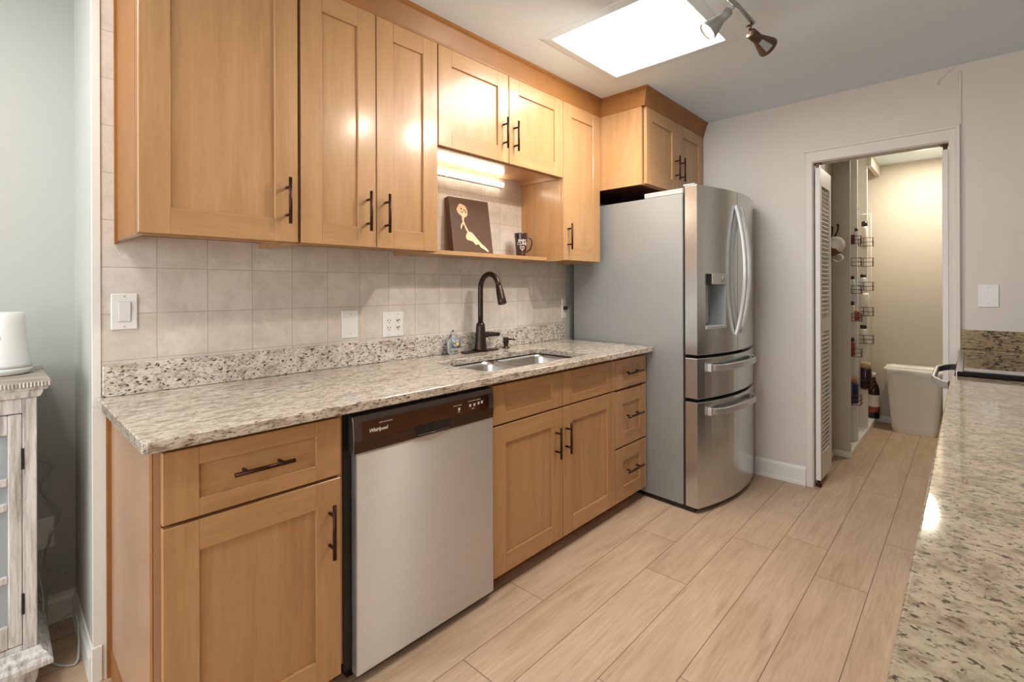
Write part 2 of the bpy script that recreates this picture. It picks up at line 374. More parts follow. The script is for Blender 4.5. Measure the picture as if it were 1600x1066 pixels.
# wall behind the refrigerator with the pantry opening
OX0, OX1, OZ = 1.332, 1.9675, 2.048
b = MB().box(-.004, OX0-.012, YB, YB+WT, 0, H).box(OX1+.012, 2.70, YB, YB+WT, 0, H).box(OX0-.012, OX1+.012, YB, YB+WT, OZ+.012, H)
struct(b, 'wall_back', 'wall_paint')
# casing: jamb lining plus the flat moulded frame
b = MB().box(OX0-.012, OX0, YB-.004, YB+WT+.005, 0, OZ+.012).box(OX1, OX1+.012, YB-.004, YB+WT+.005, 0, OZ+.012).box(OX0, OX1, YB-.004, YB+WT+.005, OZ, OZ+.012)
for x0, x1 in ((OX0-.042, OX0-.003), (OX1+.003, OX1+.044)): b.box(x0, x1, YB-.016, YB, 0, OZ+.07, bev=.003)
b.box(OX0-.042, OX1+.044, YB-.0155, YB, OZ+.004, OZ+.075, bev=.003)
b.box(OX1+.028, OX1+.046, YB-.026, YB, 0, OZ+.082, bev=.003).box(OX0-.046, OX1+.046, YB-.024, YB, OZ+.066, OZ+.082, bev=.003)
struct(b, 'trim_2', 'casing_paint')
struct(MB().box(OX1+.040, OX1+.052, YB-.008, YB, OZ+.085, H-.035, bev=.002), 'trim_3', 'wall_paint')
b = MB().tube(smooth_path([(2.0, YB-.001, 2.445), (1.975, YB-.003, 2.432), (1.952, YB-.004, 2.412), (1.935, YB-.004, 2.396), (1.925, YB-.002, 2.37)], 4), [.003]*4+[.0045]*12+[.0025], n=6)
struct(b, 'trim_4', 'wall_paint')
for x in (.74, 1.15, 1.56, 1.77, 2.10, 2.20):                      # faint panel joints in the painted boards
    z0 = 0 if x < OX0-.05 else (OZ+.09 if x < OX1+.05 else 1.05)
    struct(MB().box(x, x+.003, YB-.0008, YB, z0, H-.002), 'trim_5', 'wall_paint')
b = MB().prism([(YB, 0), (YB-.016, 0), (YB-.016, .018), (YB-.010, .022), (YB-.010, .10), (YB-.004, .115), (YB, .118)], 'x', .90, OX0-.044)
struct(b, 'baseboard_back', 'trim_white')
# pantry shell
struct(MB().box(1.20, 1.295, YB+WT, 4.353, 0, 2.40).box(1.20, 1.407, 4.353, 4.372, 0, 2.40), 'wall_pantry_left', 'pantry_paint')
struct(MB().box(1.08, 2.3, 5.72, 5.80, 0, 2.40), 'wall_pantry_back', 'pantry_paint')
struct(MB().box(2.03, 2.12, YB+WT, 5.72, 0, 2.40), 'wall_pantry_right', 'pantry_paint')
struct(MB().box(1.10, 1.135, 4.372, 5.72, 0, 2.40), 'wall_niche', 'pantry_paint')
struct(MB().box(1.135, 1.407, 4.673, 4.695, .03, 2.40).box(1.135, 1.407, 5.174, 5.196, .03, 2.40), 'wall_partition', 'door_white')
struct(MB().box(1.135, 1.4, 4.372, 5.72, 0, .045), 'trim_6', 'trim_white')
b = MB().box(1.395, 1.412, 4.34, 5.72, 0, .048, bev=.003).box(1.295, 1.41, 4.338, 4.353, 0, .048, bev=.003).box(1.295, 1.308, YB+WT+.01, 4.34, 0, .048, bev=.003).box(1.40, 2.03, 5.706, 5.72, 0, .06, bev=.003)
struct(b, 'baseboard_pantry', 'trim_white')
struct(MB().box(1.407, 1.44, 5.15, 5.70, 2.30, 2.40), 'trim_7', 'pantry_paint')
# folded louvred doors at both sides of the opening
def bifold(name, x0, x1, y0, y1, face):
    d = MB(); z0, z1 = .045, OZ-.03; st = .045
    d.box(x0, x1, y0, y0+st, z0, z1, bev=.002).box(x0, x1, y1-st, y1, z0, z1, bev=.002)
    for a, c in ((z0, z0+.16), (.98, 1.06), (z1-.11, z1)): d.box(x0, x1, y0+st, y1-st, a, c)
    o = struct(d, name, 'door_white')
    l = MB(); z = z0+.17
    while z < z1-.13:
        if not .95 < z < 1.06: l.prism([(x0+.003, z), (x0+.006, z-.004), (x1-.003, z+.016), (x1-.006, z+.02)] if face > 0 else [(x1-.003, z), (x1-.006, z-.004), (x0+.003, z+.016), (x0+.006, z+.02)], 'y', y0+st, y1-st)
        z += .028
    l.build('louver_panel', 'door_white', o)
    MB().box((x0+x1)/2-.010, (x0+x1)/2+.010, y0+.004, y0+.03, z1, z1+.022).box((x0+x1)/2-.02, (x0+x1)/2+.02, y0+.002, y0+.035, z1+.020, z1+.026).build('pivot', 'bronze', o)
    MB().lathe(((x0+x1)/2, y0+.02, .004), [(.016, 0), (.016, .012), (.008, .02), (.008, .042)], n=12).build('floor_pivot', 'bronze', o)
    return o
bifold('door_1', 1.338, 1.366, 3.575, 3.905, 1)
bifold('door_2', 1.940, 1.966, 3.590, 3.905, -1)

# ================================================================== cabinets
UF = .33; BF = .632; FW = .078
def shaker(x, y0, y1, z0, z1, parent, name, fw=FW, rail=None):
    r = rail or fw; b = MB(); t0 = x-.02; bev = .0016
    b.box(t0, x, y0, y0+fw, z0, z1, 'maple_z', bev).box(t0, x, y1-fw, y1, z0, z1, 'maple_z', bev)
    b.box(t0, x-.0003, y0+fw-.001, y1-fw+.001, z0, z0+r, 'maple_y', bev).box(t0, x-.0003, y0+fw-.001, y1-fw+.001, z1-r, z1, 'maple_y', bev)
    b.box(t0+.003, x-.0095, y0+fw-.002, y1-fw+.002, z0+r-.002, z1-r+.002, 'maple_z' if z1-z0 > .25 else 'maple_y')
    return b.build(name, None, parent)
def bar_handle(x, p, q, parent):
    """p, q: (y,z) ends of the bar; stands 32 mm off the face x"""
    (y0, z0), (y1, z1) = p, q; b = MB(); xo = x+.033
    b.tube([(xo, y0, z0), (xo, y1, z1)], .0058, n=12)
    for s in (.2, .8): yy, zz = y0+(y1-y0)*s, z0+(z1-z0)*s; b.tube([(x-.0005, yy, zz), (xo, yy, zz)], .0048, n=10)
    return b.build('handle', 'bronze', parent)

# --- wall cabinets
def wall_cab(name, label, y0, y1, z0, z1, x1=UF, x0=.0, under='maple_trim'):
    t = thing(name, ((x0+x1)/2, (y0+y1)/2, z0), label, 'cabinet', 'maple wall cabinets'); xf = x1-.021
    b = MB(); th = .016
    b.box(x0+.001, xf, y0, y0+th, z0, z1, 'maple_coollit' if y0 < .3 else 'maple_z').box(x0+.001, xf, y1-th, y1, z0, z1, 'maple_z').box(x0+.001, xf, y0+th, y1-th, z0+.022, z0+.036, under).box(x0+.001, xf, y0+th, y1-th, z1-.02, z1, 'maple_z').box(x0+.001, x0+.006, y0+th, y1-th, z0+.036, z1-.02, 'maple_z')
    b.box(xf-.018, xf, y0+th, y1-th, z0, z0+.03, 'maple_y').box(xf-.016, xf, y0+th, y1-th, z0+.036, z1-.02, 'maple_groove')
    b.build('body', None, t); return t
ZU, ZT, ZD = 1.425, 2.357, 1.902
cA = wall_cab('wall_cabinet', 'tall single door maple wall cabinet at the left end of the row', .287, .7445, ZU-.002, ZT)
d = shaker(UF, .2885, .7425, ZU+.002, ZT-.002, cA, 'door'); bar_handle(UF, (.703, 1.487), (.703, 1.645), d)
MB().box(.001, .012, .279, .287, ZU-.012, ZT).box(.012, .3, .286, .2872, ZU, ZT).build('wall_scribe', 'maple_trim', cA)
cB = wall_cab('wall_cabinet', 'tall two door maple wall cabinet left of the lit open shelf', .752, 1.3665, ZU-.002, ZT)
d = shaker(UF, .754, 1.0535, ZU+.002, ZT-.002, cB, 'door'); bar_handle(UF, (1.013, 1.487), (1.013, 1.642), d)
d = shaker(UF, 1.0575, 1.3635, ZU+.002, ZT-.002, cB, 'door'); bar_handle(UF, (1.096, 1.487), (1.096, 1.642), d)
cD = wall_cab('wall_cabinet', 'short two door maple wall cabinet above the lit open shelf', 1.3675, 2.2865, ZD-.002, ZT, under='maple_gloss')
d = shaker(UF, 1.369, 1.8245, ZD+.002, ZT-.002, cD, 'door'); bar_handle(UF, (1.785, 1.969), (1.785, 2.124), d)
d = shaker(UF, 1.8285, 2.2845, ZD+.002, ZT-.002, cD, 'door'); bar_handle(UF, (1.865, 1.969), (1.865, 2.124), d)
cE = wall_cab('wall_cabinet', 'narrow single door maple wall cabinet between open shelf and refrigerator', 2.288, 2.674, ZU-.002, ZT)
d = shaker(UF, 2.29, 2.672, ZU+.002, ZT-.002, cE, 'door'); bar_handle(UF, (2.327, 1.489), (2.327, 1.642), d)
XF = .64
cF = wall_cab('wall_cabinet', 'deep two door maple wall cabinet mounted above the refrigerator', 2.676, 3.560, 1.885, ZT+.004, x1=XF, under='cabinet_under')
d = shaker(XF, 2.70, 3.128, 1.89, ZT, cF, 'door'); bar_handle(XF, (3.092, 1.97), (3.092, 2.127), d)
d = shaker(XF, 3.132, 3.556, 1.89, ZT, cF, 'door'); bar_handle(XF, (3.172, 1.97), (3.172, 2.127), d)
# crown along the ceiling
def crown_prof(x): return [(x-.018, ZT-.004), (x+.002, ZT-.004), (x+.004, ZT+.006), (x+.026, H-.020), (x+.036, H-.012), (x+.036, H), (x-.018, H)]
b = MB()
b.loft([[(p[0], .27, p[1]) for p in crown_prof(UF)], [(p[0], 2.674-(p[0]-UF), p[1]) for p in crown_prof(UF)]], smooth=False)
pr = crown_prof(0)
b.loft([[(UF+p[0], 2.674-p[0], p[1]) for p in pr], [(XF+p[0], 2.674-p[0], p[1]) for p in pr], [(XF+p[0], 3.556, p[1]) for p in pr]], smooth=False)
tag(b.build('crown_molding', 'maple_trim'), 'stained maple crown molding between the wall cabinets and the ceiling', 'molding')
# open shelf
sh = MB().box(.001, .205, 1.3675, 2.2865, ZU+.002, ZU+.022, 'maple_y', .001)
tag(sh.build('open_shelf', None), 'shallow maple open shelf carrying the picture and the mug', 'shelf')
# LED bar
t = thing('light_bar', (.015, 1.74, 1.866), 'glowing white light bar on the tile above the open shelf', 'light')
MB().box(0, .012, 1.372, 2.11, 1.866, 1.896, bev=.002).build('housing', 'plate_white', t)
MB().prism([(.012, 1.868), (.02, 1.869), (.025, 1.875), (.026, 1.881), (.025, 1.887), (.02, 1.893), (.012, 1.894)], 'y', 1.378, 2.104).build('diffuser', 'led_glow', t)

# --- base cabinets
def base_cab(name, label, y0, y1):
    t = thing(name, (.31, (y0+y1)/2, 0), label, 'cabinet', 'maple base cabinets'); xf = BF-.021
    b = MB().box(.002, xf, y0, y0+.016, .085, .884, 'maple_coollit' if y0 < .3 else 'maple_z').box(.002, xf, y1-.016, y1, .085, .884, 'maple_z').box(.002, xf, y0+.016, y1-.016, .085, .1, 'maple_y').box(.002, .008, y0+.016, y1-.016, .1, .884, 'maple_z')
    b.box(xf-.018, xf, y0+.016, y1-.016, .1, .884, 'maple_groove').box(xf-.02, xf, y0+.016, y1-.016, .866, .884, 'maple_y')
    b.build('body', None, t)
    MB().box(.02, .555, y0+.001, y1-.001, 0, .086).build('toe_kick', 'maple_trim', t)
    return t
b1 = base_cab('base_cabinet', 'maple base cabinet at the left end with one drawer above one door', .2685, .757)
MB().box(.001, .012, .258, .268, 0, .884).box(.585, .611, .2655, .2685, 0, .884, bev=.001).box(.012, .6, .266, .2684, 0, .0875).build('end_trim', 'maple_trim', b1)
d = shaker(BF, .283, .742, .69, .866, b1, 'drawer', rail=.045); bar_handle(BF, (.433, .781), (.588, .781), d)
d = shaker(BF, .283, .742, .072, .681, b1, 'door'); bar_handle(BF, (.705, .452), (.705, .614), d)
b2 = base_cab('base_cabinet', 'wide maple sink base cabinet with two doors and two false drawer fronts', 1.4025, 2.3495)
d = shaker(BF, 1.405, 1.872, .70, .862, b2, 'false_front', rail=.042); d = shaker(BF, 1.876, 2.3475, .70, .862, b2, 'false_front', rail=.042)
d = shaker(BF, 1.405, 1.872, .072, .692, b2, 'door'); bar_handle(BF, (1.82, .467), (1.82, .612), d)
d = shaker(BF, 1.876, 2.3475, .072, .692, b2, 'door'); bar_handle(BF, (1.90, .472), (1.90, .617), d)
b3 = base_cab('base_cabinet', 'narrow maple base cabinet with three drawers beside the refrigerator', 2.3505, 2.702)
for z0, z1, hz in ((.70, .862, .784), (.376, .687, .540), (.072, .366, .232)):
    d = shaker(BF, 2.3535, 2.7005, z0, z1, b3, 'drawer', fw=.075, rail=.042 if z1-z0 < .2 else .075); bar_handle(BF, (2.442, hz), (2.612, hz), d)

# --- countertop with sink cut-out, splash
CX = .68; CZ = .914; CT = .03
def slab_with_hole(outer, hole, z0, z1, mat, name, label, bev=.004):
    bm = bmesh.new()
    def loop(pts, z): return [bm.verts.new((p[0], p[1], z)) for p in pts]
    res = {}
    for z in (z0, z1):
        lo = loop(outer, z); es = [bm.edges.new((lo[i], lo[(i+1) % len(lo)])) for i in range(len(lo))]; lh = []
        if hole:
            lh = loop(hole, z); es += [bm.edges.new((lh[i], lh[(i+1) % len(lh)])) for i in range(len(lh))]
        bmesh.ops.triangle_fill(bm, edges=es, use_beauty=True); res[z] = (lo, lh)
    for k in (0, 1):
        A, B = res[z0][k], res[z1][k]; n = len(A)
        for i in range(n): bm.faces.new((A[i], A[(i+1) % n], B[(i+1) % n], B[i]))
    bmesh.ops.recalc_face_normals(bm, faces=bm.faces)
    es = [e for e in bm.edges if len(e.link_faces) == 2 and abs(e.verts[0].co.z-e.verts[1].co.z) < 1e-6 and e.calc_face_angle(0) > 1]
    bmesh.ops.bevel(bm, geom=es, offset=bev, segments=3, profile=.5, affect='EDGES', clamp_overlap=True)
    mb = MB(); mb.bm.free(); mb.bm = bm
    return tag(mb.build(name, mat), label, 'countertop')
hole = rrect(.215, .585, 1.425, 2.185, .05)
slab_with_hole([(.001, .2465), (.012, .234), (CX-.01, .236), (CX, .246), (CX, 2.697), (CX-.007, 2.704), (.001, 2.704)], hole, CZ-CT, CZ, 'granite_counter', 'countertop', 'long granite countertop over the dishwasher with the sink cut into it')
tag(MB().box(.0005, .02, .2465, 2.703, CZ+.0005, 1.018, bev=.002).build('granite_backsplash', 'granite_splash'), 'speckled granite splash strip behind the faucet', 'backsplash')
# --- sink
sk = thing('sink', (.4, 1.805, .70), 'stainless double bowl sink under the granite countertop', 'sink')
def bowl(y0, y1, name):
    b = MB(); z1 = CZ-CT-.001; rings = []
    for ins, z, r in ((-.012, z1, .06), (0, z1, .055), (.004, z1-.02, .055), (.012, .73, .055), (.03, .706, .05), (.12, .70, .03)):
        rings.append([(p[0], p[1], z) for p in rrect(.21+ins, .59-ins, y0+ins, y1-ins, max(.012, r-ins*.1))])
    b.loft(rings, None, True, cap=False); vr = [v for v in b.bm.verts if abs(v.co.z-.70) < 1e-5]
    b.bm.faces.new(vr)
    o = b.build(name, 'steel_sink', sk)
    m = o.modifiers.new('s', 'SOLIDIFY'); m.thickness = .002; m.offset = -1
    MB().lathe((.4, (y0+y1)/2, .7015), [(.042, 0), (.042, .003), (.034, .003), (.03, -.0005), (.0, -.0005)], n=24, cap=False).build('drain', 'steel_handle', o)
bowl(1.42, 1.788, 'left_bowl'.replace('left_', '')); bowl(1.81, 2.19, 'bowl')
# --- faucet
fx, fy = .075, 1.862
fa = thing('faucet', (fx, fy, CZ), 'dark bronze pull down kitchen faucet behind the sink', 'faucet')
MB().prism(rrect(fx-.03, fx+.03, 1.728, 1.995, .03), 'z', CZ, CZ+.006, bev=.002).build('deck_plate', 'bronze_faucet', fa)
MB().lathe((fx, fy, CZ+.006), [(.036, 0), (.034, .01), (.031, .05), (.025, .13), (.0235, .145), (.0165, .155)], n=24).build('body', 'bronze_faucet', fa)
dirx, diry = math.cos(-.12), math.sin(-.12)
def fp(r, z): return (fx+r*dirx, fy+r*diry, z)
R_ = .082; zc = 1.258
path = [fp(0, CZ+.15), fp(0, 1.12), fp(0, zc)]+[fp(R_-R_*math.cos(a), zc+R_*math.sin(a)) for a in [PI*i/14*.93 for i in range(1, 15)]]
e = Vector(path[-1]); dr = (e-Vector(path[-2])).normalized()
sp_ = MB().tube(path, .0145, n=16).build('spout', 'bronze_faucet', fa)
hd = MB().lathe(e, [(.0145, -.002), (.0165, .003), (.0165, .012), (.019, .02), (.0225, .075), (.0235, .098), (.021, .1), (.019, .098)], n=20, axis=dr).build('spray_head', 'bronze_faucet', fa)
MB().tube([(fx, fy, 1.0), (fx, fy+.03, 1.002), (fx+.0, fy+.058, 1.004)], [.02, .018, .0165], n=14).tube([(fx, fy+.055, 1.004), (fx, fy+.075, 1.004), (fx+.004, fy+.140, 1.000)], [.0145, .0135, .011], n=12).build('lever', 'bronze_faucet', fa)
# soap dispenser
sd = thing('soap_dispenser', (.07, 2.07, CZ), 'short dark bronze soap pump on the counter right of the faucet', 'soap dispenser')
MB().lathe((.07, 2.07, CZ), [(.023, 0), (.023, .004), (.013, .007), (.013, .02), (.0165, .024), (.0165, .058), (.014, .062)], n=18).build('pump', 'bronze_faucet', sd)
MB().tube([(.07, 2.07, CZ+.052), (.10, 2.082, CZ+.052), (.128, 2.093, CZ+.049)], [.0055, .005, .004], n=10).build('nozzle', 'bronze_faucet', sd)
# dish soap bottle
ds = thing('dish_soap_bottle', (.065, 1.672, CZ), 'small clear plastic dish soap bottle left of the faucet', 'bottle')
def ell(z, a, c): return [(.065+a*math.cos(2*PI*i/20), 1.672+c*math.sin(2*PI*i/20), z) for i in range(20)]
MB().loft([ell(CZ+.0, .018, .03), ell(CZ+.01, .02, .033), ell(CZ+.03, .02, .034), ell(CZ+.05, .021, .041), ell(CZ+.075, .02, .04), ell(CZ+.098, .013, .024), ell(CZ+.104, .01, .013)]).build('bottle_body', 'clear_plastic', ds)
MB().loft([ell(CZ+.104, .012, .014), ell(CZ+.118, .011, .012), ell(CZ+.12, .006, .006), ell(CZ+.13, .005, .005)]).build('cap', 'clear_plastic', ds)
lb = MB().loft([[(.087-.0012*(y/.01)**2*.1, 1.672+y, z) for y in (-.032, -.012, .012, .033)] for z in (CZ+.036, CZ+.088)], closed=False, cap=False)
lbo = lb.build('label_patch', 'label_slate', ds)
m = lbo.modifiers.new('s', 'SOLIDIFY'); m.thickness = .0006
MB().prism(arc((1.683, CZ+.058), .011, 0, 330, 11), 'x', .0875, .0885).build('yellow_mark', 'label_yellow', ds)
MB().prism(arc((1.662, CZ+.071), .005, 0, 330, 9), 'x', .0875, .0885).prism([(1.672, CZ+.071), (1.694, CZ+.074), (1.694, CZ+.078), (1.672, CZ+.075)], 'x', .0875, .0885).prism([(1.657, CZ+.056), (1.661, CZ+.058), (1.676, CZ+.044), (1.672, CZ+.042)], 'x', .0875, .0885).build('white_mark', 'print_white', ds)

# --- dishwasher
dw = thing('dishwasher', (.3, 1.09, 0), 'stainless front dishwasher with a dark control panel between two base cabinets', 'dishwasher')
MB().box(.03, .60, .776, 1.396, .08, .872, 'fridge_black').box(.03, .575, .79, 1.39, .0, .08, 'fridge_black').box(.60, .606, .762, 1.40, .05, .884, 'fridge_black').build('tub', None, dw)
dpo = MB().box(.606, .640, .790, 1.3985, .035, .742, bev=.004, seg=2)
dpo = dpo.build('door_panel', 'steel_dw', dw)
uv = dpo.data.uv_layers.new(name='UVMap')                       # brushed direction for the steel
for lp in dpo.data.loops: v = dpo.data.vertices[lp.vertex_index].co; uv.data[lp.index].uv = (v.y, v.z)
cp = MB()
prof = [(.606, .742), (.641, .742), (.644, .775), (.644, .79), (.640, .842), (.634, .858), (.606, .862)]
cp.prism(prof, 'y', .779, 1.3985, bev=.002)
cpo = cp.build('control_panel', 'dw_frame', dw)
MB().prism([(.6405, .7425), (.6435, .7425), (.6460, .775), (.6460, .780), (.6435, .780)], 'y', .784, 1.394).build('lower_strip', 'dw_lower', cpo)
MB().prism([(.640, .784), (.6462, .784), (.6432, .838), (.638, .838)], 'y', .806, 1.37, bev=.001).build('glossy_insert', 'dw_panel', cpo)
# pocket handle below the insert
MB().prism([(1.010, .781), (1.172, .781), (1.158, .752), (1.024, .752)], 'x', .6455, .6475).build('pocket_handle', 'slot_dark', cpo)
MB().tube([(.6475, 1.022, .7515), (.650, 1.09, .7495), (.6475, 1.16, .7515)], .0022, n=8).build('pocket_lip', 'dw_frame', cpo)
up = Vector((-.054, 0, 1)).normalized()
def dwt(body, y, z, size, nm='printed_text', **k): return text_mesh(nm, body, size, 'print_white', frame_matrix((.6463-(z-.784)*.0556+.0006, y, z), (0, 1, 0), up), cpo, **k)
dwt('Whirlpool', .866, .806, .0165, nm='maker_lettering', shear=.25, bold=.0003)
dwt('QUIET DISHWASHER', .895, .826, .0055); dwt('NORMAL  HEATED', 1.205, .822, .005)
dwt('HEAVY NORMAL 1HR RINSE', 1.292, .8275, .0052); dwt('START', 1.212, .797, .004); dwt('CANCEL', 1.282, .798, .004)
for y, z in ((1.212, .808), (1.268, .812), (1.29, .812), (1.312, .814), (1.33, .815)):
    MB().prism([(y-.006, z+.006), (y-.003, z+.003), (y, z+.006), (y+.003, z+.003), (y+.006, z+.006), (y+.004, z-.006), (y-.004, z-.006)], 'x', .6455, .6462).build('button_icon', 'print_white', cpo)

# --- refrigerator (slightly turned), local frame: x = depth, y = width
fr = thing('refrigerator', (.064, 2.752, 0), 'stainless french door refrigerator with a water dispenser and two bottom drawers', 'refrigerator', rz=-math.radians(4.0))
FD, FB, FWD = .885, .06, .785
def fpf(y): return FD+FB*(1-((y-FWD/2)/(FWD/2))**2)
def front_outline(y0, y1, n=14): return [(.815, y0)]+[(fpf(y0+(y1-y0)*i/n), y0+(y1-y0)*i/n) for i in range(n+1)]+[(.815, y1)]
def fdoor(name, y0, y1, z0, z1):
    b = MB().prism(front_outline(y0, y1), 'z', z0, z1, bev=.004, seg=2); return b.build(name, 'steel_door', fr, local=True)
MB().box(0, .80, 0, FWD, .028, 1.80, 'fridge_side', .004).box(.78, .812, .008, FWD-.008, .03, 1.79, 'fridge_black').box(.06, .86, .01, FWD-.01, .004, .03, 'fridge_black').build('body', None, fr, local=True)
MB().box(.55, .80, .004, FWD-.004, 1.80, 1.832, bev=.004).box(.80, .868, .006, .05, 1.838, 1.85, bev=.003).box(.80, .868, FWD-.05, FWD-.006, 1.838, 1.85, bev=.003).build('hinge_cover', 'fridge_grey', fr, local=True)
for x, y in ((.1, .05), (.1, FWD-.05), (.8, .05), (.8, FWD-.05)): MB().lathe((x, y, 0), [(.02, 0), (.02, .03)], n=12).build('foot', 'fridge_black', fr, local=True)
dl = fdoor('door', .0, FWD/2-.002, .885, 1.838); drr = fdoor('door', FWD/2+.002, FWD, .885, 1.838)
w1 = fdoor('drawer', 0, FWD, .640, .868); w2 = fdoor('drawer', 0, FWD, .030, .622)
# dispenser recess cut in the left door
dy0, dy1, dz0, dz1 = .064, .25, 1.030, 1.342
cut = MB().box(.835, 1.1, dy0, dy1, dz0, dz1).build('cut', 'steel_door', None, local=True)
cut.parent = fr
bo = dl.modifiers.new('c', 'BOOLEAN'); bo.object = cut; bo.operation = 'DIFFERENCE'; bo.solver = 'EXACT'
bpy.context.view_layer.update(); dg = bpy.context.evaluated_depsgraph_get()
me = bpy.data.meshes.new_from_object(dl.evaluated_get(dg)); dl.modifiers.clear(); dl.data = me; bpy.data.objects.remove(cut)
b = MB().box(.836, .842, dy0+.001, dy1-.001, dz0+.001, 1.285).box(.842, fpf(dy0)-.004, dy0+.001, dy0+.006, dz0+.001, 1.285).box(.842, fpf(dy1)-.004, dy1-.006, dy1-.001, dz0+.001, 1.285)
b.box(.842, .880, dy0+.05, dy0+.085, 1.06, 1.285, bev=.008, seg=3)
b.build('dispenser_cavity', 'dispenser_cavity', dl, local=True)
b = MB(); ys = [dy0+(dy1-dy0)*i/8 for i in range(9)]
b.prism([(.84, dy0)]+[(fpf(y)+.004, y) for y in ys]+[(.84, dy1)], 'z', dz0-.002, dz0+.016, bev=.002); b.build('drip_tray', 'fridge_grey', dl, local=True)
b = MB().prism([(.84, dy0+.045)]+[(fpf(y)+.006, y) for y in ys if y > dy0+.04]+[(.84, dy1)], 'z', 1.282, dz1, bev=.002); b.build('dispenser_controls', 'steel_handle', dl, local=True)
b = MB().prism([(.84, dy0)]+[(fpf(y)+.004, y) for y in ys if y < dy0+.05]+[(.84, dy0+.045)], 'z', 1.282, dz1, bev=.002); b.build('dispenser_display', 'fridge_black', dl, local=True)
yk = dy1-.04
MB().lathe((fpf(yk)+.006, yk, 1.312), [(.016, 0), (.016, .003), (.012, .004)], n=18, axis=(1, 0, 0)).build('dispenser_button', 'fridge_grey', dl, local=True)
for dd, yy in ((dl, FWD/2-.032), (drr, FWD/2+.032)):
    n = 24; pts = []
    for i in range(n+1):
        a = i/n; pts.append((fpf(yy)+.004+.052*math.sin(PI*a)**.8, yy, .985+.765*a))
    MB().ribbon(pts, .026, .020, (0, 1, 0)).build('handle', 'steel_handle', dd, local=True)
for dd, zz in ((w1, .812), (w2, .566)):
    n = 24; pts = []
    for i in range(n+1):
        a = i/n; y = .085+(FWD-.20)*a; pts.append((fpf(y)+.008+.030*min(1, math.sin(PI*a)*2.6)**.6, y, zz))
    h = MB().ribbon(pts, .036, .014, (0, 0, 1)); h.box(fpf(.085)-.002, fpf(.085)+.022, .072, .098, zz-.022, zz+.022, bev=.004, seg=2).box(fpf(.085)-.002, fpf(.085)+.022, FWD-.128, FWD-.102, zz-.022, zz+.022, bev=.004, seg=2)
    h.build('handle', 'steel_handle', dd, local=True)
# plug behind the refrigerator
pl = thing('wall_outlet', (0, 2.727, 1.12), 'white outlet with a black plug on the tile beside the refrigerator', 'outlet')
MB().box(-.0035, .006, 2.70, 2.742, 1.055, 1.19, bev=.002).build('plate', 'plate_white', pl)
MB().lathe((.006, 2.722, 1.125), [(.013, 0), (.013, .02), (.008, .026)], n=12, axis=(1, 0, 0)).build('plug', 'cap_black', pl)

# ================================================================== wall plates
def plate(name, label, cat, o, u, wd, ht, grp=None):
    """o: centre on the wall, u: horizontal direction, facing n"""
    t = thing(name, o, label, cat, grp); return t
t = thing('light_switch', (0, .305, 1.19), 'white rocker light switch on the tile above the left counter end', 'light switch')
b = MB().box(0, .0055, .270, .340, 1.1305, 1.2495, bev=.002).build('plate', 'plate_white', t)
MB().box(.0055, .0062, .2875, .3225, 1.1565, 1.2235).build('rocker_gap', 'router_grey', t)
MB().prism([(.0055, 1.158), (.0075, 1.158), (.0115, 1.222), (.0055, 1.222)], 'y', .289, .321, bev=.0008).build('rocker', 'plate_white', t)
for z in (1.140, 1.240): MB().lathe((.0055, .305, z), [(.003, 0), (.003, .0008)], n=10, axis=(1, 0, 0)).build('screw', 'router_grey', t)
t = thing('blank_plate', (0, 1.118, 1.103), 'blank white wall plate on the tile left of the double outlet', 'wall plate')
MB().box(0, .005, 1.078, 1.158, 1.040, 1.166, bev=.002).build('plate', 'plate_white', t)
for z in (1.058, 1.148): MB().lathe((.005, 1.118, z), [(.003, 0), (.003, .0008)], n=10, axis=(1, 0, 0)).build('screw', 'router_grey', t)
t = thing('wall_outlet', (0, 1.345, 1.09), 'white two gang outlet plate on the tile behind the counter', 'outlet')
MB().box(0, .0055, 1.288, 1.403, 1.030, 1.150, bev=.002).build('plate', 'plate_white', t)
for k, y in enumerate((1.320, 1.371)):
    r = MB().box(.0055, .0075, y-.0165, y+.0165, 1.056, 1.124, bev=.001).build('receptacle', 'plate_white', t)
    s_ = MB()
    for z in (1.073, 1.107):
        s_.box(.0074, .0081, y-.0085, y-.0060, z-.003, z+.008).box(.0074, .0081, y+.0055, y+.0080, z-.002, z+.007).lathe((.0074, y, z-.0085), [(.0027, 0), (.0027, .0007)], n=8, axis=(1, 0, 0))
        if k: s_.tube([(.008, y-.008, z-.004), (.0085, y, z+.002), (.008, y+.009, z+.004)], .0016, n=6)
    s_.build('slots', 'slot_dark', r)
    for z in (1.040, 1.140): MB().lathe((.0055, y, z), [(.0028, 0), (.0028, .0008)], n=8, axis=(1, 0, 0)).build('screw', 'router_grey', t)
t = thing('blank_plate', (2.12, YB, 1.215), 'blank white wall plate right of the pantry doorway', 'wall plate')
MB().box(2.081, 2.159, YB-.006, YB, 1.157, 1.275, bev=.002).build('plate', 'plate_white', t)
for z in (1.175, 1.257): MB().lathe((2.12, YB-.006, z), [(.003, 0), (.003, .0008)], n=10, axis=(0, -1, 0)).build('screw', 'router_grey', t)

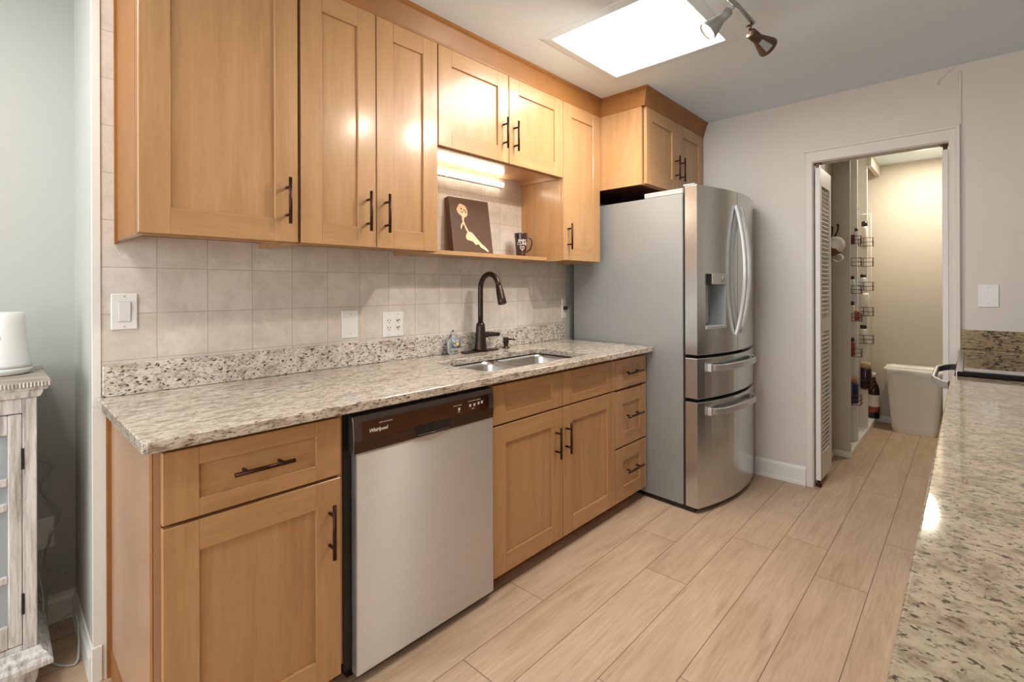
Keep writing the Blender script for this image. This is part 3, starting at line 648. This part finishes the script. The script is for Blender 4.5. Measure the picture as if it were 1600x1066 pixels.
# ================================================================== shelf items
pc = thing('canvas_picture', (.06, 1.81, ZU+.022), 'dark brown canvas picture of a pale seated figure leaning on the tile', 'picture')
lean = math.radians(9); Wc, Hc, Tc = .278, .305, .036
Mc = Matrix.Translation((.086, 1.662, ZU+.0279)) @ Matrix.Rotation(-.05, 4, 'Z') @ Matrix.Rotation(-lean, 4, 'Y')
def canvas_obj(mb, name, mat): mb.xform(Mc); return mb.build(name, mat, pc)
canvas_obj(MB().box(-Tc, 0, 0, Wc, 0, Hc, bev=.0015), 'canvas', 'canvas_brown')
canvas_obj(MB().box(-Tc+.001, -.001, -.0006, 0.0005, .001, Hc-.001), 'canvas_side', 'canvas_edge')
def blob(pts, nm, mat, d=.0008):
    P = [(Wc*(u-.0), Hc*v) for u, v in pts]; sp2 = smooth_path([(p[0], p[1], 0) for p in P+[P[0]]], 4)[:-1]
    return canvas_obj(MB().prism([(p.x, p.y) for p in sp2], 'x', .0, d), nm, mat)
blob([(.20, .83), (.25, .885), (.32, .88), (.39, .85), (.43, .77), (.41, .68), (.35, .65), (.27, .67), (.20, .71), (.17, .78)], 'painted_hair', 'paint_hair')
blob([(.31, .78), (.36, .77), (.36, .69), (.33, .63), (.32, .57), (.36, .48), (.41, .40), (.39, .37), (.35, .42), (.30, .52), (.25, .45), (.23, .42), (.23, .49), (.28, .56), (.28, .66)], 'painted_torso', 'paint_skin', .0012)
blob([(.36, .36), (.42, .39), (.50, .37), (.60, .28), (.72, .18), (.80, .13), (.88, .06), (.85, .045), (.76, .09), (.68, .12), (.64, .17), (.56, .16), (.50, .21), (.42, .23), (.36, .24), (.33, .29)], 'painted_legs', 'paint_skin', .0012)
for q in ((.28, .80), (.35, .78), (.30, .74), (.38, .745)): canvas_obj(MB().lathe((.001, Wc*q[0], Hc*q[1]), [(.005, 0), (.005, .0005), (.002, .0006)], n=9, axis=(1, 0, 0)), 'painted_curl', 'canvas_brown')
# mug
mg = thing('mug', (.105, 2.165, ZU+.022), 'tall dark tapered mug with white lettering on the open shelf', 'mug')
mz = ZU+.022; mx, my = .105, 2.165
MB().lathe((mx, my, mz), [(.026, 0), (.028, .002), (.0405, .138), (.0405, .142), (.038, .142), (.036, .135), (.024, .006), (.0, .006)], n=32, cap=False).lathe((mx, my, mz), [(.0, 0), (.026, 0)], n=32, cap=False).build('cup', 'mug_glaze', mg)
ang = math.radians(48); hx, hy = math.cos(ang), math.sin(ang)
MB().tube(smooth_path([(mx+r*hx, my+r*hy, mz+z) for r, z in ((.036, .118), (.052, .116), (.064, .1), (.064, .072), (.052, .045), (.031, .03))], 5), .0048, n=10).build('handle', 'mug_glaze', mg)
fa_ = math.radians(-34); fxd, fyd = math.cos(fa_), math.sin(fa_)
def mug_txt(body, z, size, nm):
    r = .028+.0125*(z/.138)+.0012; tilt = .0125/.138
    o = text_mesh(nm, body, size, 'print_white', Matrix.Identity(4), mg, local=True, bold=.0003, extrude=.0003)
    for v in o.data.vertices:
        a = fa_+v.co.x/r; rr = .028+.0125*((z+v.co.y)/.138)+.0006+v.co.z
        v.co = (rr*math.cos(a), rr*math.sin(a), z+v.co.y)
mug_txt('MARY', .096, .020, 'lettering'); mug_txt('CUNS', .078, .024, 'lettering')
em = MB()
def mpnt(u, z): a = fa_+u/.034; rr = .028+.0125*(z/.138)+.001; return (mx+rr*math.cos(a), my+rr*math.sin(a), mz+z)
for sgn in (-1, 1):
    em.tube(smooth_path([mpnt(sgn*u, z) for u, z in ((.002, .04), (.009, .048), (.013, .058), (.010, .065), (.005, .063), (.004, .056))], 4), .0014, n=6)
em.tube([mpnt(0, .036), mpnt(0, .062)], .0013, n=6)
em.build('emblem', 'print_white', mg)

# ================================================================== ceiling fixtures
sk2 = thing('skylight', ((SX0+SX1)/2, (SY0+SY1)/2, H), 'square bright white skylight panel set in the ceiling', 'skylight')
MB().box(SX0, SX1, SY0, SY1, H+.012, H+.02).build('diffuser', 'skylight_glow', sk2)
b = MB()
rg = lambda e, z: [(SX0-e, SY0-e, z), (SX1+e, SY0-e, z), (SX1+e, SY1+e, z), (SX0-e, SY1+e, z)]
b.loft([rg(-.002, H+.011), rg(-.002, H-.004), rg(.004, H-.007), rg(.045, H-.002), rg(.05, H+.0)], smooth=False, cap=False)
b.build('frame', 'ceiling_paint', sk2)
# track light: canopy, bar, three bell heads
tl = thing('track_light', (1.37, 1.95, H), 'ceiling track light with bell shaped spot heads beside the skylight', 'light')
MB().lathe((1.365, 1.93, H), [(.06, 0), (.06, -.012), (.045, -.024), (.012, -.026), (.012, -.075)], n=28).build('canopy', 'lamp_grey', tl)
MB().tube([(1.343, 1.53, H-.078), (1.385, 2.03, H-.078), (1.392, 2.19, H-.085)], .009, n=10).build('bar', 'lamp_grey', tl)
def head(p, d, m, size=1.0, slot=None):
    """bell spot: p = neck end, d = axis pointing out of the opening"""
    d = Vector(d).normalized(); p = Vector(p); L = .105*size
    prof = [(.006, -.006), (.019, -.005), (.021, 0), (.021, .030), (.0195, .033), (.022, .045), (.038, .092), (.041, .103), (.041, .108), (.038, .108), (.034, .098), (.020, .05)]
    o = MB().lathe(p, [(r*size, z*size) for r, z in prof], n=28, axis=d, cap=False).build('lamp_head', m, tl)
    MB().lathe(p+d*(.062*size), [(.0, 0), (.026*size, 0), (.030*size, .010), (.030*size, .028*size), (.0, .030*size)], n=20, axis=d, cap=False).build('bulb', 'bulb_glow', o)
    return o
h1 = head((1.347, 2.028, 2.368), (-.055, -.035, -.060), 'lamp_grey', 1.0)
MB().tube([(1.376, 2.018, H-.078), (1.350, 2.027, 2.370)], .006, n=8).build('stem', 'lamp_grey', tl)
h2 = head((1.392, 2.165, 2.318), (.050, .115, -.050), 'lamp_bronze', 1.0)
b = MB(); d2 = Vector((.050, .115, -.050)).normalized(); q2 = Vector((0, 0, 1)).rotation_difference(d2); p2 = Vector((1.392, 2.165, 2.318)); tc = (Vector((2.05, 0, 1.26))-p2); tl_ = q2.inverted() @ tc; a0 = math.atan2(tl_.y, tl_.x)
b.loft([[p2 + q2 @ Vector((rr*math.cos(a0+da), rr*math.sin(a0+da), z)) for da in (-.42, -.2, 0, .2, .42)] for rr, z in ((.0232, .047), (.0392, .094))], closed=False, cap=False)
b.build('reflector_window', 'dispenser_cavity', h2)
MB().tube([(1.392, 2.17, H-.085), (1.388, 2.163, 2.335)], .006, n=8).tube([(1.380, 2.15, 2.345), (1.392, 2.19, H-.088)], .004, n=8).build('stem', 'lamp_bronze', tl)
h3 = head((1.345, 1.555, 2.362), (-.035, -.01, -.1), 'lamp_grey', 1.0)
MB().tube([(1.345, 1.555, H-.08), (1.345, 1.555, 2.365)], .006, n=8).build('stem', 'lamp_grey', tl)
# light of the three bulbs, each just inside the mouth of its bell
def aim(d): return Vector((-d[0], -d[1], -d[2])).to_track_quat('Z', 'Y').to_euler()
light('track_bulb_light', 'SPOT', (1.2785, 1.984, 2.2935), 25, (1.0, .89, .76), spot_size=math.radians(128), spot_blend=.4, shadow_soft_size=.012, rot=aim((-.055, -.01, -.045)))
light('track_bulb_light', 'SPOT', (1.309, 1.545, 2.254), 12, (1.0, .88, .74), spot_size=math.radians(150), spot_blend=.5, shadow_soft_size=.03, rot=aim((-.035, -.01, -.1)))
# recessed light in the pantry
rl = thing('recessed_light', (1.785, 5.2, 2.40), 'round recessed ceiling light shining inside the pantry', 'light')
MB().lathe((1.785, 5.2, 2.40), [(.112, 0), (.112, -.006), (.10, -.010), (.075, -.004), (.075, .0)], n=32, cap=False).build('trim_ring', 'trim_white', rl)
MB().lathe((1.785, 5.2, 2.398), [(.0, 0), (.072, 0)], n=28, cap=False).build('lens', 'downlight_glow', rl)
light('pantry_downlight', 'AREA', (1.785, 5.2, 2.388), 10.0, (1, .92, .80), shape='DISK', size=.12)

# ================================================================== right side: counter, cabinet, range
RX = 1.995
slab_with_hole([(RX, -.62), (2.695, -.62), (2.695, 2.60), (RX, 2.60)], None, CZ-CT, CZ, 'granite_right', 'countertop', 'brown flecked granite countertop in the right foreground')
rc = thing('base_cabinet', (2.36, 1.0, 0), 'maple base cabinet run under the right foreground countertop', 'cabinet')
MB().box(RX+.05, 2.695, -.60, 2.59, .09, CZ-CT, 'maple_z').box(RX+.12, 2.69, -.58, 2.58, 0, .09, 'maple_trim').build('body', None, rc)
tag(MB().box(RX+.016, 2.69, YB-.02, YB-.0005, .935, 1.035, bev=.002).build('granite_backsplash', 'granite_olive'), 'brown granite splash strip on the wall behind the range', 'backsplash')
tag(MB().box(RX+.01, 2.695, 3.405, YB-.001, CZ-CT+.02, .9345, bev=.003).build('granite_filler', 'granite_right'), 'narrow granite strip between the range and the back wall', 'countertop')
tag(MB().box(RX+.06, 2.695, 3.41, YB-.001, 0, CZ-CT+.0195).build('filler_cabinet', 'maple_z'), 'narrow maple filler between the range and the back wall', 'cabinet')
rg_ = thing('range', (2.34, 3.0, 0), 'black glass top range with a curved steel oven handle', 'range')
MB().box(2.03, 2.69, 2.612, 3.398, .06, .905, 'range_black').box(2.06, 2.69, 2.62, 3.39, 0, .06, 'range_black').build('body', None, rg_)
MB().box(2.012, 2.69, 2.604, 3.40, .9145, .931, 'range_black', .003).box(2.012, 2.69, 2.61, 3.40, .905, .9145, 'range_black').box(2.008, 2.03, 2.612, 3.40, .905, .9335, 'range_steel', .002).build('cooktop_frame', None, rg_)
MB().box(2.032, 2.688, 2.622, 3.392, .931, .9345, bev=.001).build('cooktop_glass', 'range_glass', rg_)
dro = MB().box(2.0, 2.03, 2.622, 3.388, .18, .885, bev=.004).build('oven_door', 'range_black', rg_)
pts = [(2.0-.068*min(1, math.sin(PI*i/24)*1.5)**.55, 2.665+.66*i/24, .862) for i in range(25)]
MB().ribbon(pts, .030, .014, (0, 0, 1), 'steel_handle').box(1.985, 2.002, 2.650, 2.675, .842, .880, 'range_black').build('handle', 'steel_handle', dro)
MB().box(2.004, 2.03, 2.622, 3.388, .065, .172, bev=.003).build('drawer', 'range_steel', rg_)

# ================================================================== pantry contents
tb = thing('trash_can', (1.70, 5.53, 0), 'tall white plastic trash can with a liner in the pantry', 'trash can')
def bin_ring(hx, hy, z, r=.05): return [(p[0]+1.70, p[1]+5.53, z) for p in rrect(-hx, hx, -hy, hy, r, 5)]
b = MB(); b.loft([bin_ring(.150, .115, .0), bin_ring(.156, .118, .03), bin_ring(.158, .12, .035), bin_ring(.192, .15, .53), bin_ring(.205, .16, .532), bin_ring(.207, .162, .548), bin_ring(.196, .152, .548), bin_ring(.19, .146, .52), bin_ring(.15, .11, .02)], smooth=False)
b.build('bin', 'bin_white', tb)
b = MB(); N = 96
def liner(hx, hy, z, amp):
    rr = bin_ring(hx, hy, z, .06); n = len(rr); out = []
    for i in range(N):
        a = i*n/N; p = Vector(rr[int(a) % n]).lerp(Vector(rr[(int(a)+1) % n]), a-int(a)); out.append((p.x, p.y, p.z+amp*(math.sin(i*1.3)+math.sin(i*.47+1))*.5))
    return out
b.loft([liner(.1995, .1565, .505, .022), liner(.2095, .1645, .53, .008), liner(.2095, .1645, .5505, .003), liner(.202, .158, .558, .002), liner(.186, .142, .53, .003), liner(.172, .13, .40, .01)], cap=False)
o = b.build('liner', 'liner_plastic', tb); 
# dark bottle with a label on the niche sill behind the trash can
def bottle(name, c, r, h, label, cat, body, lab, cap, group=None, neck=.35, shoulder=.62):
    t = thing(name, c, label, cat, group)
    MB().lathe(c, [(r*.9, 0), (r, h*.02), (r, h*shoulder), (r*.8, h*(shoulder+.12)), (r*neck, h*(shoulder+.24)), (r*neck, h*.92)], n=20).build('glass', body, t)
    MB().lathe((c[0], c[1], c[2]+h*.9), [(r*neck*1.2, 0), (r*neck*1.2, h*.1)], n=14).build('cap', cap, t)
    if lab: MB().lathe((c[0], c[1], c[2]+h*.2), [(r*1.015, 0), (r*1.015, h*.32)], n=20, cap=False).build('label_band', lab, t)
    return t
bt = bottle('juice_bottle', (1.394, 5.64, .0455), .046, .42, 'large dark bottle with a cream label on the pantry sill beside the trash can', 'bottle', 'bottle_dark', 'label_cream', 'can_white', neck=.32, shoulder=.6)
MB().lathe((1.394, 5.64, .0455+.06), [(.0473, 0), (.0473, .05)], n=20, cap=False).build('red_label', 'label_red', bt)
# wire racks on the two partitions
def rack(y, x0, x1, baskets, label):
    t = thing('wire_rack', ((x0+x1)/2, y, baskets[-1][0]), label, 'rack', 'wire racks in the pantry')
    zt = baskets[0][0]+.28
    MB().tube([(x0+.02, y-.003, baskets[-1][0]), (x0+.02, y-.003, zt)], .0028, n=6).tube([(x1-.02, y-.003, baskets[-1][0]), (x1-.02, y-.003, zt)], .0028, n=6).tube([(x0+.02, y-.003, zt), (x1-.02, y-.003, zt)], .0028, n=6).build('frame', 'door_white', t)
    for z, dp, ht in baskets:
        b = MB(); r = .0026
        for zz in (z, z+ht*.5, z+ht):
            b.tube([(x0, y-.005, zz), (x0, y-dp, zz), (x1, y-dp, zz), (x1, y-.005, zz)], r, n=6)
        for k in range(5):
            xx = x0+(x1-x0)*k/4; b.tube([(xx, y-.004, z), (xx, y-dp, z), (xx, y-dp, z+ht)], r*.8, n=6)
        for yy in (y-dp*.5,):
            for xx in (x0, x1): b.tube([(xx, yy, z), (xx, yy, z+ht)], r*.8, n=6)
        b.build('basket', 'wire_bronze', t)
    return t
bas1 = [(1.60, .09, .06), (1.43, .09, .06), (1.215, .09, .06), (1.0, .09, .06), (.725, .09, .06), (.36, .12, .07)]
bas2 = [(1.61, .09, .07), (1.44, .09, .07), (1.235, .09, .07), (1.02, .09, .07), (.785, .09, .07), (.40, .12, .08)]
rack(4.672, 1.20, 1.44, bas1, 'brown wire basket rack on the nearer pantry partition')
rack(5.173, 1.20, 1.455, bas2, 'brown wire basket rack on the farther pantry partition')
def jar(name, c, r, h, label, cat, body, lid=None):
    t = thing(name, c, label, cat, 'pantry bottles and jars')
    hb = h*(.8 if lid else 1)
    MB().lathe(c, [(r*.92, 0), (r, h*.03), (r, hb*.9), (r*.8, hb)], n=16).build('jar_body', body, t)
    if lid: MB().lathe((c[0], c[1], c[2]+hb), [(r*.82, 0), (r*.82, h*.2)], n=16).build('lid', lid, t)
J = [('spice_bottle', 1.375, 4.622, 1.603, .024, .07, 'small dark red bottle in the top basket of the nearer pantry rack', 'jar_red', None),
     ('squeeze_bottle', 1.405, 4.63, 1.603, .014, .12, 'slim clear bottle with red tip in the top basket of the nearer pantry rack', 'jar_clear', 'jar_red'),
     ('spray_bottle', 1.395, 5.12, 1.613, .026, .21, 'pale bottle with black cap in the top basket of the farther pantry rack', 'can_white', 'cap_black'),
     ('spice_jar', 1.365, 5.13, 1.613, .02, .07, 'short dark red jar in the top basket of the farther pantry rack', 'jar_red', None),
     ('spice_jar', 1.375, 4.62, 1.218, .024, .135, 'clear jar with black lid in the third basket of the nearer pantry rack', 'jar_clear', 'cap_black'),
     ('spice_jar', 1.385, 5.12, 1.238, .026, .135, 'clear jar with black lid in the third basket of the farther pantry rack', 'jar_clear', 'cap_black'),
     ('sauce_bottle', 1.375, 4.62, 1.003, .022, .15, 'pale bottle with black cap in the fourth basket of the nearer pantry rack', 'can_white', 'cap_black'),
     ('food_can', 1.41, 4.625, 1.003, .018, .075, 'short brown can in the fourth basket of the nearer pantry rack', 'label_red', None),
     ('paper_cup_stack', 1.395, 5.12, 1.023, .034, .19, 'tall stack of white cups in the fourth basket of the farther pantry rack', 'can_white', None),
     ('sauce_bottle', 1.372, 4.615, .728, .026, .14, 'tan bottle with dark lid in the fifth basket of the nearer pantry rack', 'label_red', 'cap_black'),
     ('spray_bottle', 1.385, 5.12, .788, .028, .15, 'white bottle with black tip in the fifth basket of the farther pantry rack', 'can_white', 'cap_black'),
     ('food_jar', 1.375, 4.61, .363, .046, .20, 'big dark blue jar with copper lid in the bottom basket of the nearer pantry rack', 'jar_blue', 'jar_lid'),
     ('food_tin', 1.40, 5.11, .403, .045, .22, 'tall dark tin with tan lid in the bottom basket of the farther pantry rack', 'bottle_dark', 'can_tan')]
for nm, x, y, z, r, h, lb, mt, ld in J: jar(nm, (x, y, z), r, h, lb, 'can' if 'can' in nm or 'tin' in nm else ('cups' if 'cup' in nm else ('jar' if 'jar' in nm else 'bottle')), mt, ld)
# hooks and cap
hk = thing('coat_hook', (1.296, 4.10, 1.64), 'bronze double coat hook on the pantry side wall', 'hook')
MB().box(1.2955, 1.300, 4.085, 4.115, 1.58, 1.70, bev=.002).build('back_plate', 'bronze', hk)
for z, dx in ((1.675, .040), (1.69, .074)):
    MB().tube(smooth_path([(1.30, 4.10, z-.075), (1.30+dx*.6, 4.10-.01, z-.08), (1.30+dx*.95, 4.095, z-.03), (1.30+dx, 4.095, z+.01)], 5), .006, n=8).sphere((1.30+dx, 4.095, z+.012), .009, n=10).build('prong', 'bronze', hk)
cp_ = thing('baseball_cap', (1.345, 4.10, 1.45), 'white cloth cap hanging from the bronze coat hook', 'cap')
cc = Vector((1.350, 4.07, 1.545)); Rc = Matrix.Rotation(.62, 3, 'Y')
def dome(rx, ry, h, sgn, wob):
    out = []
    for i in range(8):
        a = i/7*PI/2*.98; rr = math.cos(a)
        out.append([cc + Rc @ Vector((rx*rr*math.cos(2*PI*k/24), ry*rr*math.sin(2*PI*k/24), sgn*h*math.sin(a)+wob*math.sin(k*1.9)*rr)) for k in range(24)])
    return out
MB().loft(dome(.060, .098, .078, 1, .006)).build('crown', 'cap_cloth', cp_)
MB().loft(dome(.055, .092, .066, -1, 0)).build('lining', 'cap_lining', cp_)
path = smooth_path([cc+Vector(p) for p in ((.030, -.02, -.055), (.052, -.03, -.058), (.060, -.03, -.085), (.035, -.02, -.105), (.0, -.01, -.088))], 5)
MB().ribbon(path, .05, .006, (0, 1, 0)).build('strap', 'cap_cloth', cp_)

# ================================================================== dining side: console, router, cords
cs = thing('console_cabinet', (-.26, -.3, 0), 'white washed wooden console cabinet with glass doors at the left edge', 'cabinet')
CX0, CX1, CY0, CY1 = -.462, -.065, -.75, .098
MB().box(CX0, CX1-.02, CY0, CY1, .155, .94, bev=.002).build('carcass', 'washed_wood', cs)
def mold(prof, nm, mat):
    b = MB(); b.loft([[(CX1+e, CY1+e, z), (CX1+e, CY0-e, z), (CX0, CY0-e, z), (CX0, CY1+e, z)] for e, z in prof], smooth=False); return b.build(nm, mat, cs)
mold([(0, .93), (.008, .934), (.014, .95), (.014, .954), (.022, .956), (.026, .962), (.026, .966)], 'cornice', 'washed_wood')
MB().box(CX0, CX1+.036, CY0-.03, CY1+.032, .966, .985, bev=.004).build('top', 'washed_top', cs)
b = MB(); y = CY0
while y < CY1+.025: b.box(CX1+.034, CX1+.0385, y, y+.0035, .968, .982); y += .008
b.build('carved_edge', 'washed_wood', cs)
mold([(.030, .100), (.034, .103), (.034, .116), (.028, .124), (.024, .126), (.022, .136), (.012, .144), (.008, .155), (0, .158)], 'base_molding', 'washed_wood')
MB().box(CX1-.02, CX1, .0665, CY1, .158, .93, bev=.002).build('corner_post', 'washed_wood', cs)
MB().box(CX1-.02, CX1-.003, CY0, .0665, .885, .93, bev=.002).build('top_rail', 'washed_wood', cs)
MB().box(CX1-.02, CX1-.003, CY0, .0665, .158, .173, bev=.002).build('bottom_rail', 'washed_wood', cs)
def cdoor(y0, y1, hinge):
    b = MB(); x0, x1 = CX1-.018, CX1-.001; z0, z1 = .176, .882; st = .031
    b.box(x0, x1, y0, y0+st, z0, z1, bev=.003).box(x0, x1, y1-st, y1, z0, z1, bev=.003).box(x0, x1, y0+st, y1-st, z0, z0+.07, bev=.003).box(x0, x1, y0+st, y1-st, z1-.06, z1, bev=.003)
    for z in (.385, .605, .68): b.box(x0+.002, x1-.001, y0+st, y1-st, z-.012, z+.012, bev=.003)
    b.box(x0+.002, x1-.001, (y0+y1)/2-.012, (y0+y1)/2+.012, z0+.07, z1-.06, bev=.003)
    o = b.build('door', 'washed_wood', cs)
    MB().box(x0+.004, x0+.008, y0+st-.004, y1-st+.004, z0+.066, z1-.056).build('glass', 'cabinet_glass', o)
    for z in (.745, .30): MB().box(x1-.002, x1+.003, hinge-.003, hinge+.004, z-.032, z+.032, bev=.001).build('hinge', 'iron_black', o)
    return o
cdoor(-.235, .0655, .066); cdoor(-.53, -.238, -.5275)
for x in (CX1-.045, CX0+.05):
    for y in (CY1-.04, CY0+.04):
        MB().lathe((x, y, 0), [(.024, 0), (.032, .008), (.043, .038), (.045, .062), (.037, .088), (.034, .106)], n=20).build('bun_foot', 'washed_wood', cs)
rt = thing('wifi_router', (-.26, .032, .985), 'white tapered cylindrical router standing on the console cabinet', 'router')
c = (-.26, .032, .985)
MB().lathe(c, [(.050, 0), (.062, .006), (.066, .016), (.066, .022)], n=36).lathe((c[0], c[1], c[2]+.0245), [(.066, 0), (.0655, .01), (.058, .05), (.052, .1), (.049, .15), (.047, .176), (.044, .18)], n=36).build('shell', 'router_white', rt)
MB().lathe((c[0], c[1], c[2]+.0215), [(.0655, 0), (.0655, .0035)], n=36, cap=False).build('seam', 'router_grey', rt)
a = -.2
MB().box(c[0]+.0525*math.cos(a)-.003, c[0]+.0525*math.cos(a)+.002, c[1]-.016, c[1]-.012, c[2]+.118, c[2]+.128).build('status_light', 'router_grey', rt)
MB().box(c[0]+.0612, c[0]+.0630, c[1]-.026, c[1]-.006, c[2]+.034, c[2]+.0355).build('printed_line', 'router_grey', rt)
wo = thing('wall_outlet', (-.489, .15, .35), 'white outlet low on the dining wall behind the console cabinet', 'outlet')
MB().box(-.489, -.483, .095, .165, .29, .405, bev=.002).build('plate', 'plate_white', wo)
MB().box(-.483, -.478, .112, .148, .31, .385, bev=.002).build('receptacle', 'plate_white', wo)
b = MB().tube(smooth_path([(-.475, .10, .66), (-.474, .16, .60), (-.474, .163, .585), (-.476, .128, .53), (-.474, .15, .47), (-.472, .178, .40), (-.474, .172, .37), (-.476, .155, .335)], 5), .003, n=6)
b.tube(smooth_path([(-.476, .155, .34), (-.474, .14, .24), (-.45, .16, .215), (-.42, .185, .215), (-.43, .175, .18), (-.455, .145, .13), (-.45, .14, .03)], 5), .003, n=6)
b.tube(smooth_path([(-.40, .115, .24), (-.36, .125, .18), (-.30, .125, .09), (-.27, .13, .02), (-.20, .14, .006), (-.14, .19, .006), (-.18, .205, .03), (-.28, .21, .09), (-.34, .19, .08), (-.40, .17, .02)], 5), .0032, n=6)
tag(b.build('power_cord', 'cord_white'), 'thin white power cord hanging down beside the console cabinet', 'cord')
